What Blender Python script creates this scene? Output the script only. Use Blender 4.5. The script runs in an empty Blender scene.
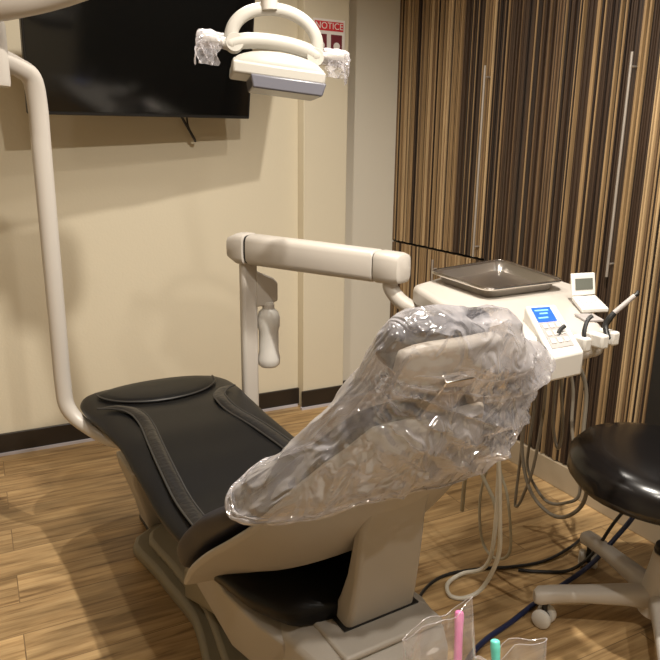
import bpy, bmesh, math, random
from mathutils import Vector, Matrix, noise
random.seed(7)
S = bpy.context.scene
C = S.collection
PI = math.pi
V = Vector

# ------------------------------------------------------------------ camera
def make_camera():
    H, f, p, yaw, roll = 1.30, 683.6, 0.2533, 0.47785, 0.01203
    fw = V((math.sin(yaw)*math.cos(p), math.cos(yaw)*math.cos(p), -math.sin(p)))
    r = V((math.cos(yaw), -math.sin(yaw), 0)); u = r.cross(fw)
    r2 = r*math.cos(roll)+u*math.sin(roll); u2 = -r*math.sin(roll)+u*math.cos(roll)
    cd = bpy.data.cameras.new('camera'); co = bpy.data.objects.new('camera', cd); C.objects.link(co)
    cd.sensor_fit = 'HORIZONTAL'; cd.sensor_width = 36; cd.lens = 36*f/660; cd.clip_start = .02
    m = Matrix((r2, u2, -fw)).transposed().to_4x4(); m.translation = V((0, 0, H))
    co.matrix_world = m
    S.camera = co
make_camera()

# ------------------------------------------------------------------ world, lights, exposure
w = bpy.data.worlds.new('world'); S.world = w; w.use_nodes = True
w.node_tree.nodes['Background'].inputs[0].default_value = (1, .82, .6, 1)
w.node_tree.nodes['Background'].inputs[1].default_value = .05
S.view_settings.view_transform = 'Standard'; S.view_settings.look = 'None'
S.view_settings.gamma = 1; S.view_settings.exposure = 0.17
S.view_settings.use_curve_mapping = False
CEIL = 2.55
WARM = (1.0, .93, .83)
LAMPS = [  # x, y, watts, radius : recessed ceiling downlights
    (.85, .75, 21, .03), (.66, 2.25, 7, .03), (.40, .1, 8, .04), (1.35, -.45, 6, .05), (-.9, 1.4, 1.8, .05), (1.45, 1.75, 2.5, .04)]

# ------------------------------------------------------------------ materials
def mat(name, col, rough=.5, metal=0, spec=.5, bump=0, bscale=200, coat=0, emit=None, es=0, var=0):
    m = bpy.data.materials.new(name); m.use_nodes = True; nt = m.node_tree; n = nt.nodes; b = n['Principled BSDF']
    b.inputs['Base Color'].default_value = (*col, 1); b.inputs['Roughness'].default_value = rough
    b.inputs['Metallic'].default_value = metal; b.inputs['Specular IOR Level'].default_value = spec
    b.inputs['Coat Weight'].default_value = coat
    if emit: b.inputs['Emission Color'].default_value = (*emit, 1); b.inputs['Emission Strength'].default_value = es
    tc = n.new('ShaderNodeTexCoord'); nz = n.new('ShaderNodeTexNoise'); nz.inputs['Scale'].default_value = bscale
    nt.links.new(tc.outputs['Object'], nz.inputs['Vector'])
    if bump:
        bp = n.new('ShaderNodeBump'); bp.inputs['Strength'].default_value = bump; bp.inputs['Distance'].default_value = .002
        nt.links.new(nz.outputs['Fac'], bp.inputs['Height']); nt.links.new(bp.outputs['Normal'], b.inputs['Normal'])
    if var:
        mx = n.new('ShaderNodeMixRGB'); mx.blend_type = 'MULTIPLY'; mx.inputs[0].default_value = 1
        mx.inputs[1].default_value = (*col, 1)
        rp = n.new('ShaderNodeMapRange'); rp.inputs[3].default_value = 1-var; rp.inputs[4].default_value = 1+var*.3
        nt.links.new(nz.outputs['Fac'], rp.inputs[0]); nt.links.new(rp.outputs[0], mx.inputs[2])
        nt.links.new(mx.outputs[0], b.inputs['Base Color'])
    return m

M = {}
M['wall'] = mat('cream_wall', (.655, .59, .45), .85, bump=.25, bscale=90)
M['panel'] = mat('pale_panel', (.62, .58, .49), .75, bump=.1, bscale=60)
M['ceiling'] = mat('ceiling_white', (.75, .7, .6), .9)
M['base'] = mat('dark_baseboard', (.022, .016, .012), .35)
M['bead'] = mat('grey_bead', (.5, .47, .5), .5)
M['beige_trim'] = mat('beige_trim', (.36, .29, .20), .5)
M['plastic'] = mat('warm_white_plastic', (.54, .50, .45), .35, spec=.5, var=.05, bscale=3)
M['grey_beige'] = mat('grey_beige_plastic', (.40, .365, .32), .42, var=.06, bscale=4)
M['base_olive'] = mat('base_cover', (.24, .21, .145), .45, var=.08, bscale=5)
M['white'] = mat('white_plastic', (.66, .64, .60), .35)
M['leather'] = mat('black_leather', (.005, .005, .0055), .37, spec=.22, bump=.25, bscale=420)
M['leather_wrinkle'] = mat('black_leather_gathered', (.010, .0095, .010), .33, spec=.5, bump=1.0, bscale=60)
M['navy'] = mat('navy_black_leather', (.006, .007, .017), .4, spec=.35, bump=.3, bscale=350)
M['vinyl'] = mat('black_stool_vinyl', (.007, .006, .006), .24, spec=.5)
M['steel'] = mat('steel', (.62, .58, .54), .25, metal=1)
M['tray_steel'] = mat('tray_steel', (.70, .66, .62), .28, metal=1)
M['handle_steel'] = mat('handle_steel', (.50, .46, .42), .4, metal=.7)
M['chrome'] = mat('chrome', (.85, .83, .8), .12, metal=1)
M['black'] = mat('black_plastic', (.012, .012, .012), .4)
M['screen'] = mat('tv_screen', (.003, .003, .003), .09, spec=.5)
M['lcd'] = mat('blue_lcd', (.01, .05, .4), .3, emit=(.02, .13, 1.0), es=1.1)
M['lcd_ink'] = mat('lcd_ink', (.2, .4, .8), .4, emit=(.12, .35, 1.0), es=1.0)
M['keypad'] = mat('grey_keypad', (.36, .33, .32), .5, bump=.3, bscale=120)
M['lcdgrey'] = mat('grey_lcd', (.12, .125, .105), .3)
M['hose_grey'] = mat('grey_hose', (.22, .19, .145), .5)
M['hose_tan'] = mat('tan_hose', (.38, .34, .25), .5)
M['hose_white'] = mat('white_hose', (.66, .63, .55), .45)
M['cable'] = mat('black_cable', (.012, .012, .013), .4)
M['cable_blue'] = mat('navy_cable', (.012, .02, .07), .4)
M['pink'] = mat('pink_plastic', (.80, .22, .50), .35)
M['teal'] = mat('teal_plastic', (.16, .72, .60), .35)
M['paper'] = mat('notice_paper', (.80, .76, .72), .7)
M['red'] = mat('notice_red', (.62, .03, .04), .6)
M['maroon'] = mat('notice_dark_red', (.16, .02, .03), .6)
M['lamp_plastic'] = mat('lamp_plastic', (.42, .40, .36), .4, var=.04, bscale=5)
M['lens'] = mat('lamp_lens', (.13, .13, .155), .3, coat=.2)
M['wood_rim'] = mat('oak', (.25, .15, .08), .4)
M['pipe'] = mat('stitching', (.03, .028, .026), .45)

def floor_mat():
    m = bpy.data.materials.new('wood_floor'); m.use_nodes = True; nt = m.node_tree; n = nt.nodes; L = nt.links.new
    b = n['Principled BSDF']; b.inputs['Roughness'].default_value = .38; b.inputs['Specular IOR Level'].default_value = .35
    tc = n.new('ShaderNodeTexCoord')
    br = n.new('ShaderNodeTexBrick'); br.inputs['Scale'].default_value = 1; br.inputs['Brick Width'].default_value = .95
    br.inputs['Row Height'].default_value = .152; br.inputs['Mortar Size'].default_value = .0016; br.offset = .37
    br.inputs['Color1'].default_value = (.0, 0, 0, 1); br.inputs['Color2'].default_value = (1, 1, 1, 1); br.inputs['Mortar'].default_value = (.5, .5, .5, 1)
    br.inputs['Bias'].default_value = 0
    L(tc.outputs['Object'], br.inputs['Vector'])
    # per plank shift of the grain
    cm = n.new('ShaderNodeVectorMath'); cm.operation = 'MULTIPLY_ADD'
    cm.inputs[1].default_value = (3.1, 7.7, 0)
    L(br.outputs['Color'], cm.inputs[0]); L(tc.outputs['Object'], cm.inputs[2])
    mp = n.new('ShaderNodeMapping'); mp.inputs['Scale'].default_value = (2.2, 30, 1); L(cm.outputs[0], mp.inputs['Vector'])
    n1 = n.new('ShaderNodeTexNoise'); n1.inputs['Scale'].default_value = 1.5; n1.inputs['Detail'].default_value = 6; n1.inputs['Roughness'].default_value = .62
    n1.inputs['Distortion'].default_value = .35
    L(mp.outputs[0], n1.inputs['Vector'])
    mp2 = n.new('ShaderNodeMapping'); mp2.inputs['Scale'].default_value = (2.0, 7, 1); L(cm.outputs[0], mp2.inputs['Vector'])
    n2 = n.new('ShaderNodeTexNoise'); n2.inputs['Scale'].default_value = 1.6; n2.inputs['Detail'].default_value = 3; L(mp2.outputs[0], n2.inputs['Vector'])
    r1 = n.new('ShaderNodeValToRGB'); e = r1.color_ramp.elements
    e[0].position = .30; e[0].color = (.17, .098, .043, 1); e[1].position = .72; e[1].color = (.58, .40, .20, 1)
    x = e.new(.47); x.color = (.39, .25, .115, 1)
    L(n1.outputs['Fac'], r1.inputs[0])
    r2 = n.new('ShaderNodeMapRange'); r2.inputs[1].default_value = .3; r2.inputs[2].default_value = .7; r2.inputs[3].default_value = .68; r2.inputs[4].default_value = 1.22
    L(n2.outputs['Fac'], r2.inputs[0])
    r3 = n.new('ShaderNodeMapRange'); r3.inputs[3].default_value = .84; r3.inputs[4].default_value = 1.1; L(br.outputs['Color'], r3.inputs[0])
    mu = n.new('ShaderNodeMath'); mu.operation = 'MULTIPLY'; L(r2.outputs[0], mu.inputs[0]); L(r3.outputs[0], mu.inputs[1])
    mx = n.new('ShaderNodeMixRGB'); mx.blend_type = 'MULTIPLY'; mx.inputs[0].default_value = 1; L(r1.outputs[0], mx.inputs[1]); L(mu.outputs[0], mx.inputs[2])
    mj = n.new('ShaderNodeMixRGB'); mj.inputs[2].default_value = (.13, .08, .04, 1)
    jf = n.new('ShaderNodeMath'); jf.operation = 'MULTIPLY'; jf.inputs[1].default_value = .75
    L(br.outputs['Fac'], jf.inputs[0]); L(jf.outputs[0], mj.inputs[0]); L(mx.outputs[0], mj.inputs[1]); L(mj.outputs[0], b.inputs['Base Color'])
    bp = n.new('ShaderNodeBump'); bp.inputs['Strength'].default_value = .12; bp.inputs['Distance'].default_value = .002
    L(n1.outputs['Fac'], bp.inputs['Height']); L(bp.outputs[0], b.inputs['Normal'])
    return m
M['floor'] = floor_mat()

def slat_mat(name, col):
    m = bpy.data.materials.new(name); m.use_nodes = True; nt = m.node_tree; n = nt.nodes; L = nt.links.new
    b = n['Principled BSDF']; b.inputs['Roughness'].default_value = .5
    tc = n.new('ShaderNodeTexCoord'); mp = n.new('ShaderNodeMapping'); mp.inputs['Scale'].default_value = (60, 60, 2.2); L(tc.outputs['Object'], mp.inputs[0])
    nz = n.new('ShaderNodeTexNoise'); nz.inputs['Scale'].default_value = 2; nz.inputs['Detail'].default_value = 5; L(mp.outputs[0], nz.inputs[0])
    mr = n.new('ShaderNodeMapRange'); mr.inputs[3].default_value = .45; mr.inputs[4].default_value = 1.5; L(nz.outputs[0], mr.inputs[0])
    mx = n.new('ShaderNodeMixRGB'); mx.blend_type = 'MULTIPLY'; mx.inputs[0].default_value = 1; mx.inputs[1].default_value = (*col, 1)
    L(mr.outputs[0], mx.inputs[2]); L(mx.outputs[0], b.inputs['Base Color'])
    return m
SLAT = [slat_mat('slat_black_brown', (.018, .011, .008)), slat_mat('slat_dark', (.045, .026, .015)), slat_mat('slat_mid', (.135, .082, .042)),
        slat_mat('slat_tan', (.30, .195, .095)), slat_mat('slat_light', (.46, .32, .17))]

def film_mat(name, haze=.2, bs=1.0, gloss=.25, tint=(.96, .95, .95)):
    m = bpy.data.materials.new(name); m.use_nodes = True; nt = m.node_tree; n = nt.nodes; L = nt.links.new
    out = n['Material Output']; n.remove(n['Principled BSDF'])
    tc = n.new('ShaderNodeTexCoord')
    mp = n.new('ShaderNodeMapping'); mp.inputs['Scale'].default_value = (19, 19, 2.6)
    rt = n.new('ShaderNodeVectorRotate'); rt.rotation_type = 'X_AXIS'; rt.inputs['Angle'].default_value = -.652
    L(tc.outputs['Object'], rt.inputs['Vector']); L(rt.outputs[0], mp.inputs[0])
    nz = n.new('ShaderNodeTexNoise'); nz.inputs['Scale'].default_value = 1.3; nz.inputs['Detail'].default_value = 4; nz.inputs['Distortion'].default_value = 1.6
    nz.noise_type = 'RIDGED_MULTIFRACTAL' if hasattr(nz, 'noise_type') else nz.noise_type
    L(mp.outputs[0], nz.inputs[0])
    bp = n.new('ShaderNodeBump'); bp.inputs['Strength'].default_value = .55*bs; bp.inputs['Distance'].default_value = .022; L(nz.outputs[0], bp.inputs['Height'])
    tr = n.new('ShaderNodeBsdfTransparent'); tr.inputs[0].default_value = (*tint, 1)
    di = n.new('ShaderNodeBsdfDiffuse'); di.inputs[0].default_value = (.86, .83, .87, 1); L(bp.outputs[0], di.inputs['Normal'])
    tl = n.new('ShaderNodeBsdfTranslucent'); tl.inputs[0].default_value = (.8, .78, .8, 1); L(bp.outputs[0], tl.inputs['Normal'])
    md = n.new('ShaderNodeMixShader'); md.inputs[0].default_value = .4; L(di.outputs[0], md.inputs[1]); L(tl.outputs[0], md.inputs[2])
    gl = n.new('ShaderNodeBsdfGlossy'); gl.inputs['Roughness'].default_value = .13; gl.inputs[0].default_value = (1, 1, 1, 1); L(bp.outputs[0], gl.inputs['Normal'])
    m1 = n.new('ShaderNodeMixShader'); L(tr.outputs[0], m1.inputs[1]); L(md.outputs[0], m1.inputs[2])
    lw = n.new('ShaderNodeLayerWeight'); lw.inputs[0].default_value = .3; L(bp.outputs[0], lw.inputs['Normal'])
    mr = n.new('ShaderNodeMapRange'); mr.inputs[3].default_value = haze*.55; mr.inputs[4].default_value = min(.9, haze*2.6); L(lw.outputs['Facing'], mr.inputs[0]); L(mr.outputs[0], m1.inputs[0])
    m2 = n.new('ShaderNodeMixShader'); mr2 = n.new('ShaderNodeMapRange'); mr2.inputs[3].default_value = gloss*.35; mr2.inputs[4].default_value = gloss*2.2
    L(lw.outputs['Fresnel'], mr2.inputs[0]); L(mr2.outputs[0], m2.inputs[0]); L(m1.outputs[0], m2.inputs[1]); L(gl.outputs[0], m2.inputs[2])
    L(m2.outputs[0], out.inputs['Surface'])
    return m
M['film'] = film_mat('clear_plastic_film', .28, 1.0, .32, (.975, .965, .965))
M['film_hem'] = film_mat('gathered_plastic_film', .5, 1.0, .45)
M['barrier'] = film_mat('thin_barrier_film', .42, .7, .15)
M['pouch'] = film_mat('clear_pouch_film', .12, .5, .2)

# ------------------------------------------------------------------ mesh helpers
class MB:
    def __init__(s): s.v = []; s.f = []; s.mi = []
    def add(s, vs, fs, mi=0):
        o = len(s.v); s.v += [V(x) for x in vs]; s.f += [tuple(i+o for i in f) for f in fs]; s.mi += [mi]*len(fs)
    def box(s, lo, hi, mi=0, rot=0):
        x0, y0, z0 = lo; x1, y1, z1 = hi
        s.add([(x0,y0,z0),(x1,y0,z0),(x1,y1,z0),(x0,y1,z0),(x0,y0,z1),(x1,y0,z1),(x1,y1,z1),(x0,y1,z1)],
              [(0,3,2,1),(4,5,6,7),(0,1,5,4),(1,2,6,5),(2,3,7,6),(3,0,4,7)], mi)
    def rings(s, rs, cap0=True, cap1=True, mi=0, closed=True):
        n = len(rs[0]); vs = [p for r in rs for p in r]; fs = []
        for k in range(len(rs)-1):
            for i in range(n if closed else n-1):
                j = (i+1) % n; fs.append((k*n+i, k*n+j, (k+1)*n+j, (k+1)*n+i))
        if cap0: fs.append(tuple(range(n-1, -1, -1)))
        if cap1: fs.append(tuple((len(rs)-1)*n+i for i in range(n)))
        s.add(vs, fs, mi)
    def tube(s, pts, r, n=12, mi=0, flat=1.0, smooth=True, sub=6, up=V((0, 0, 1))):
        pts = [V(p) for p in pts]
        rr = r if isinstance(r, (list, tuple)) else [r]*len(pts)
        if smooth and len(pts) > 2:
            q = []; qr = []
            for i in range(len(pts)-1):
                p0 = pts[max(i-1, 0)]; p1 = pts[i]; p2 = pts[i+1]; p3 = pts[min(i+2, len(pts)-1)]
                for k in range(sub):
                    t = k/sub; t2 = t*t; t3 = t2*t
                    q.append(.5*((2*p1)+(p2-p0)*t+(2*p0-5*p1+4*p2-p3)*t2+(-p0+3*p1-3*p2+p3)*t3)); qr.append(rr[i]*(1-t)+rr[i+1]*t)
            q.append(pts[-1]); qr.append(rr[-1]); pts, rr = q, qr
        rs = []; prev = None
        for i, p in enumerate(pts):
            d = (pts[min(i+1, len(pts)-1)]-pts[max(i-1, 0)]).normalized()
            if prev is None:
                a = up if abs(d.dot(up)) < .95 else V((1, 0, 0)); nx = d.cross(a).normalized()
            else:
                nx = (prev-d*prev.dot(d)).normalized()
            prev = nx; ny = d.cross(nx)
            rs.append([p+nx*math.cos(2*PI*k/n)*rr[i]+ny*math.sin(2*PI*k/n)*rr[i]*flat for k in range(n)])
        s.rings(rs, mi=mi)
    def lathe(s, prof, c=(0, 0, 0), n=28, mi=0, axis=None):
        rot = Matrix.Identity(3) if axis is None else V((0, 0, 1)).rotation_difference(V(axis)).to_matrix()
        c = V(c)
        s.rings([[c+rot @ V((r*math.cos(2*PI*k/n), r*math.sin(2*PI*k/n), z)) for k in range(n)] for r, z in prof], mi=mi)
    def prism(s, poly, z0, z1, mi=0):
        n = len(poly)
        s.add([(x, y, z0) for x, y in poly]+[(x, y, z1) for x, y in poly],
              [tuple(range(n-1, -1, -1)), tuple(range(n, 2*n))]+[(i, (i+1) % n, n+(i+1) % n, n+i) for i in range(n)], mi)
    def build(s, name, mats, parent=None, smooth=True, bevel=0, subsurf=0, seg=3, solid=0, loc=None):
        me = bpy.data.meshes.new(name); me.from_pydata([tuple(v) for v in s.v], [], s.f)
        if not isinstance(mats, (list, tuple)): mats = [mats]
        for m in mats: me.materials.append(m)
        for p, i in zip(me.polygons, s.mi): p.material_index = i; p.use_smooth = smooth
        bm = bmesh.new(); bm.from_mesh(me); bmesh.ops.recalc_face_normals(bm, faces=bm.faces); bm.to_mesh(me); bm.free()
        me.update()
        o = bpy.data.objects.new(name, me); C.objects.link(o)
        if parent: o.parent = parent
        if loc: o.location = loc
        if solid:
            md = o.modifiers.new('solid', 'SOLIDIFY'); md.thickness = solid; md.offset = 0
        if bevel:
            md = o.modifiers.new('bevel', 'BEVEL'); md.width = bevel; md.segments = seg; md.limit_method = 'ANGLE'; md.angle_limit = math.radians(35)
        if subsurf:
            md = o.modifiers.new('sub', 'SUBSURF'); md.levels = subsurf; md.render_levels = subsurf
        if smooth and not subsurf:
            try: me.set_sharp_from_angle(angle=math.radians(42))
            except Exception: pass
        return o

def tag(o, label, cat, group=None, kind=None):
    o['label'] = label; o['category'] = cat
    if group: o['group'] = group
    if kind: o['kind'] = kind
    return o
def thing(name, label, cat, loc, rz=0, group=None):
    o = bpy.data.objects.new(name, None); C.objects.link(o); o.location = loc; o.rotation_euler = (0, 0, rz)
    o.empty_display_size = .05
    return tag(o, label, cat, group)
def struct(o): o['kind'] = 'structure'; return o
def bx(name, lo, hi, m, parent=None, bevel=0, **k):
    b = MB(); b.box(lo, hi); return b.build(name, m, parent, smooth=bool(bevel), bevel=bevel, **k)

# ------------------------------------------------------------------ room
YB, XR, XL, YF = 3.12, 2.0, -2.0, -1.6
PILX0, PILX1, PILY = 1.43, 1.665, 3.055
struct(bx('floor', (XL, YF, -.05), (XR+.6, YB+.2, 0), M['floor']))
struct(bx('ceiling', (XL, YF, CEIL), (XR+.6, YB+.2, CEIL+.05), M['ceiling']))
b = MB(); b.box((XL, YB, 0), (PILX0, YB+.2, CEIL)); b.box((PILX0, PILY, 0), (PILX1, YB+.2, CEIL))
struct(b.build('wall_back', M['wall'], smooth=False, bevel=.004))
b = MB(); b.box((PILX1, YB-.005, 0), (XR+.6, YB+.2, CEIL))
struct(b.build('trim_1', M['panel'], smooth=False))
struct(bx('wall_left', (XL-.1, YF, 0), (XL, YB+.2, CEIL), M['wall']))
struct(bx('wall_front', (XL, YF-.1, 0), (XR+.6, YF, CEIL), M['wall']))
b = MB(); b.box((XL, YB-.014, .012), (PILX0, YB, .098)); b.box((PILX0-.012, PILY-.014, .012), (PILX1, PILY, .098)); b.box((PILX1, YB-.019, .012), (XR-.02, YB-.005, .098))
struct(b.build('baseboard_back', M['base'], smooth=False, bevel=.003))
b = MB(); b.box((XL, YB-.022, 0), (PILX0-.012, YB, .012)); b.box((PILX0-.018, PILY-.022, 0), (PILX1, PILY, .012)); b.box((PILX1, YB-.025, 0), (XR-.02, YB-.005, .012))
struct(b.build('trim_2', M['bead'], smooth=False))

# right wall: reeded doors of thin vertical wood strips
struct(bx('wall_right', (XR+.02, YF, 0), (XR+.6, YB, CEIL), SLAT[0]))
GAPY0, GAPY1 = 1.30, 1.462
def slat_panel(name, y0, y1, z0, z1):
    b = MB(); rnd = random.Random(int(y0*1000)+int(z0*70))
    b.box((XR-.004, y0+.001, z0), (XR+.02, y1-.001, z1), 0)
    y = y0+.002
    pat = 0
    while y < y1-.006:
        wdt = rnd.choice([.004, .005, .006, .007, .009]); wdt = min(wdt, y1-.001-y)
        dark = .5+.5*noise.noise(V((y*3.1, z0*2, 0)))*1.6
        r = rnd.random()
        pat += 1
        pal = ([0, 0, 1] if pat % 2 else [1, 2, 3, 1]) if dark > .64 else ([0, 0, 1, 2] if pat % 2 else [2, 3, 3, 4])
        mi = rnd.choice(pal); dp = rnd.choice([.004, .009, .014]) + (.006 if mi >= 3 else 0)
        b.box((XR-.004-dp, y, z0+.001), (XR-.003, y+wdt, z1-.001), mi)
        y += wdt+rnd.choice([0, 0, .002])
    return struct(b.build(name, SLAT, smooth=False))
def bar_handle(parent, y, z0, z1):
    b = MB(); b.tube([(XR-.045, y, z0), (XR-.045, y, z1)], .0048, smooth=False)
    for z in (z0+.045, z1-.045): b.tube([(XR-.045, y, z), (XR-.012, y, z)], .004, n=8, smooth=False)
    return b.build('door_handle', M['handle_steel'], parent)
d1 = slat_panel('door_1', 2.36, YB-.005, .855, CEIL); bar_handle(d1, 2.40, .86, 1.66)
d4 = slat_panel('door_4', 2.36, YB-.005, .11, .845); bar_handle(d4, 2.70, .70, .805)
d2 = slat_panel('door_2', 1.625, 2.356, .11, CEIL); bar_handle(d2, 1.665, .89, 1.63)
d3 = slat_panel('door_3', GAPY1, 1.621, .11, CEIL)
struct(bx('gap_shade_1', (XR-.03, YF, 0), (XR+.02, GAPY0, CEIL), M['black']))  # flat black box; the darkness of a recess is put into its colour
struct(bx('gap_shade_2', (XR-.012, GAPY0, 0), (XR+.02, GAPY1, CEIL), M['black']))  # black strip painted in for the dark gap beside the last door
struct(bx('baseboard_right', (XR-.022, GAPY0, 0), (XR+.02, YB-.02, .106), M['beige_trim'], bevel=.003))

# ceiling downlights
for i, (x, y, wt, r) in enumerate(LAMPS):
    t = thing('ceiling_downlight', 'round recessed warm ceiling downlight', 'ceiling light', (x, y, CEIL), 0, 'ceiling downlights')
    t['label'] = ['round recessed ceiling downlight above the middle of the dental chair', 'round recessed ceiling downlight close to the television wall',
                  'round recessed ceiling downlight behind the viewer on the left', 'round recessed ceiling downlight behind the viewer on the right',
                  'round recessed ceiling downlight over the open floor left of the chair', 'round recessed ceiling downlight by the slatted doors'][i]
    b = MB(); b.lathe([(r+.02, -.001), (r+.022, -.006), (r+.004, -.008), (r+.002, -.001)], n=32); b.build('bezel', M['white'], t)
    ld = bpy.data.lights.new('lamp', 'SPOT'); ld.energy = wt*8; ld.color = WARM; ld.shadow_soft_size = r*.8; ld.spot_size = math.radians(150); ld.spot_blend = .6
    lo = bpy.data.objects.new('lamp', ld); C.objects.link(lo); lo.parent = t; lo.location = (0, 0, -.03)

# ------------------------------------------------------------------ television
def television():
    t = thing('television', 'large black flat television on the cream wall, tilted forward, screen off', 'television', (0, 0, 0))
    # bottom-left, bottom-right corners; tilt
    BL = V((.215, 2.86, 1.425)); BR = V((1.115, 2.945, 1.44))
    ex = (BR-BL); W = ex.length; ex.normalize()
    up = V((0, -.20, 1)); up = (up-ex*up.dot(ex)).normalized(); nn = ex.cross(up).normalized()  # toward the wall? check
    if nn.y > 0: nn = -nn
    m = Matrix((ex, up, nn)).transposed().to_4x4(); m.translation = BL
    t.matrix_world = m
    Hh = .56
    b = MB(); b.box((0, 0, -.035), (W, Hh, 0)); b.box((.15, .06, -.06), (W-.15, Hh-.1, -.035)); b.build('casing', M['black'], t, bevel=.004)
    bx('screen', (.008, .014, -.001), (W-.008, Hh-.008, .0015), M['screen'], t)
    b = MB(); b.box((W*.42, .003, 0), (W*.58, .008, .002)); b.build('front_strip', M['black'], t)
    b = MB(); b.box((W*.36, .12, -.115), (W*.64, .42, -.06)); b.build('wall_bracket', M['black'], t)
    return t
television()
b = MB()
b.tube([(.80, 3.0, 1.50), (.84, 3.03, 1.44), (.895, 3.06, 1.36), (.91, 3.085, 1.345)], .006)
b.tube([(.86, 3.03, 1.47), (.87, 3.05, 1.41), (.90, 3.07, 1.355)], .004)
tag(b.build('television_cable', M['cable']), 'short black cables dangling below the television', 'cable')

# notice on the pilaster
def notice():
    t = thing('notice_sign', 'white notice with red heading and two dark pictures on the pilaster', 'sign', (1.475, PILY, 1.70))
    bx('sheet', (0, -.003, 0), (.165, 0, .20), M['paper'], t)
    bx('heading', (.008, -.004, .15), (.157, -.003, .19), M['red'], t)
    for x in (.012, .092): 
        p = bx('picture', (x, -.004, .03), (x+.058, -.003, .135), M['maroon'], t)
        b = MB(); b.lathe([(.001, 0), (.017, .0002), (.017, .001), (.001, .0012)], c=(x+.03, -.004, .085), axis=(0, -1, 0), n=16); b.build('emblem', M['paper'], p)
    f = bpy.data.curves.new('lettering', 'FONT'); f.body = 'NOTICE'; f.size = .040; f.align_x = 'CENTER'; f.align_y = 'CENTER'; f.extrude = .0003
    f.materials.append(M['paper']); tmp = bpy.data.objects.new('lettering_outline', f); C.objects.link(tmp); bpy.context.view_layer.update()
    me = bpy.data.meshes.new_from_object(tmp.evaluated_get(bpy.context.evaluated_depsgraph_get())); bpy.data.objects.remove(tmp); bpy.data.curves.remove(f)
    o = bpy.data.objects.new('lettering', me); C.objects.link(o)
    o.rotation_euler = (PI/2, 0, 0); o.location = (.0825, -.0045, .17); o.parent = t
notice()

# ------------------------------------------------------------------ dental chair
TH = math.radians(4)
chair = thing('dental_chair', 'black leather dental chair with beige shell and reclined covered backrest', 'dental chair', (.56, 1.2, 0), TH)
def sq(t, e):  # signed power
    return math.copysign(abs(t)**e, t)
def interp(tab, x):
    for (a, *va), (c, *vc) in zip(tab, tab[1:]):
        if a <= x <= c:
            t = (x-a)/(c-a); t = t*t*(3-2*t)*.5+t*.5
            return [p+(q-p)*t for p, q in zip(va, vc)]
    return list(tab[-1][1:]) if x > tab[-1][0] else list(tab[0][1:])
SEAT = [  # v, half width, top z, thickness
    (-.24, .10, .505, .04), (-.21, .155, .52, .085), (-.12, .205, .53, .10), (.05, .232, .52, .10), (.25, .240, .515, .105), (.45, .236, .53, .10),
    (.62, .232, .54, .09), (.78, .245, .54, .085), (.92, .262, .535, .08), (1.00, .262, .534, .078), (1.07, .235, .532, .07), (1.115, .17, .522, .05), (1.13, .10, .512, .03)]
def seat_top(u, v):
    hw, zt, th = interp(SEAT, v); q = min(abs(u)/hw, 1)
    return zt - .010*(1-q*q) if v < .75 else zt-.002*(1-q*q)
def seat_cushion():
    b = MB(); rs = []; N = 40; K = 44
    for k in range(K+1):
        v = -.24+1.37*k/K; hw, zt, th = interp(SEAT, v); r = []
        for i in range(N):
            a = 2*PI*i/N; u = hw*sq(math.cos(a), .62); s = sq(math.sin(a), .62)
            z = zt-th/2+s*th/2
            if s < .3: u *= 1-.17*(.3-s)/1.3
            if s > 0: z -= .010*(1-(u/hw)**2)*s
            r.append((u, v, z))
        rs.append(r)
    b.rings(rs); o = b.build('seat_cushion', M['leather'], chair, subsurf=1); return o
sc = seat_cushion()
# gathered side bolster strips and welts on the seat
def strip_path(sgn, off):
    P = [(.60, .14), (.62, .90), (.78, .865), (.84, .80)]
    pts = []
    for v, f in [(-.02, .88), (.10, .84), (.25, .80), (.40, .76), (.55, .70), (.68, .62), (.76, .60), (.82, .64), (.86, .74), (.88, .86)]:
        hw, zt, th = interp(SEAT, v); u = sgn*(hw*f+off); pts.append((u, v, seat_top(u, v)+.001))
    return pts
for sg in (-1, 1):
    b = MB(); P = strip_path(sg, -.014)
    b.tube(P, [.003]+[.017]*8+[.003], n=10, flat=.32); b.build('side_bolster', M['leather_wrinkle'], chair)
    b = MB(); b.tube(strip_path(sg, -.033), .0028, n=6); b.tube(strip_path(sg, .005), .0028, n=6); b.build('welt', M['pipe'], chair)
# raised foot pad with a curved welt
b = MB(); pts = []
for i in range(21):
    a = PI+PI*i/20; u = .20*math.cos(a); v = 1.02+.16*math.sin(a); pts.append((u, v, seat_top(u, v)+.001))
b.tube(pts, .003, n=6, sub=2); b.build('welt', M['pipe'], chair)
b = MB(); rs = []
for rr, dz in ((1, 0), (.96, .004), (.8, .008), (.4, .0095), (.02, .010)):
    rs.append([(.20*rr*math.cos(a), 1.00+(.075 if math.sin(a) > 0 else .135)*rr*math.sin(a), .531+dz) for a in [2*PI*i/36 for i in range(36)]])
b.rings(rs, cap0=True, cap1=True); b.build('foot_pad', M['leather'], chair)

# frame under the seat
b = MB(); rs = []
for v, hw, zt, zb in [(-.20, .15, .43, .32), (-.14, .175, .44, .30), (.0, .185, .43, .27), (.3, .170, .42, .27), (.6, .15, .455, .36), (.9, .15, .46, .41), (1.0, .12, .46, .43)]:
    c = .03
    rs.append([(-hw, v, zt-c*.3), (-hw+c*.5, v, zt), (hw-c*.5, v, zt), (hw, v, zt-c*.3), (hw*.92, v, zb+c*.6), (hw*.82, v, zb), (-hw*.82, v, zb), (-hw*.92, v, zb+c*.6)])
b.rings(rs); b.build('seat_frame', M['grey_beige'], chair, bevel=.006)
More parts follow.
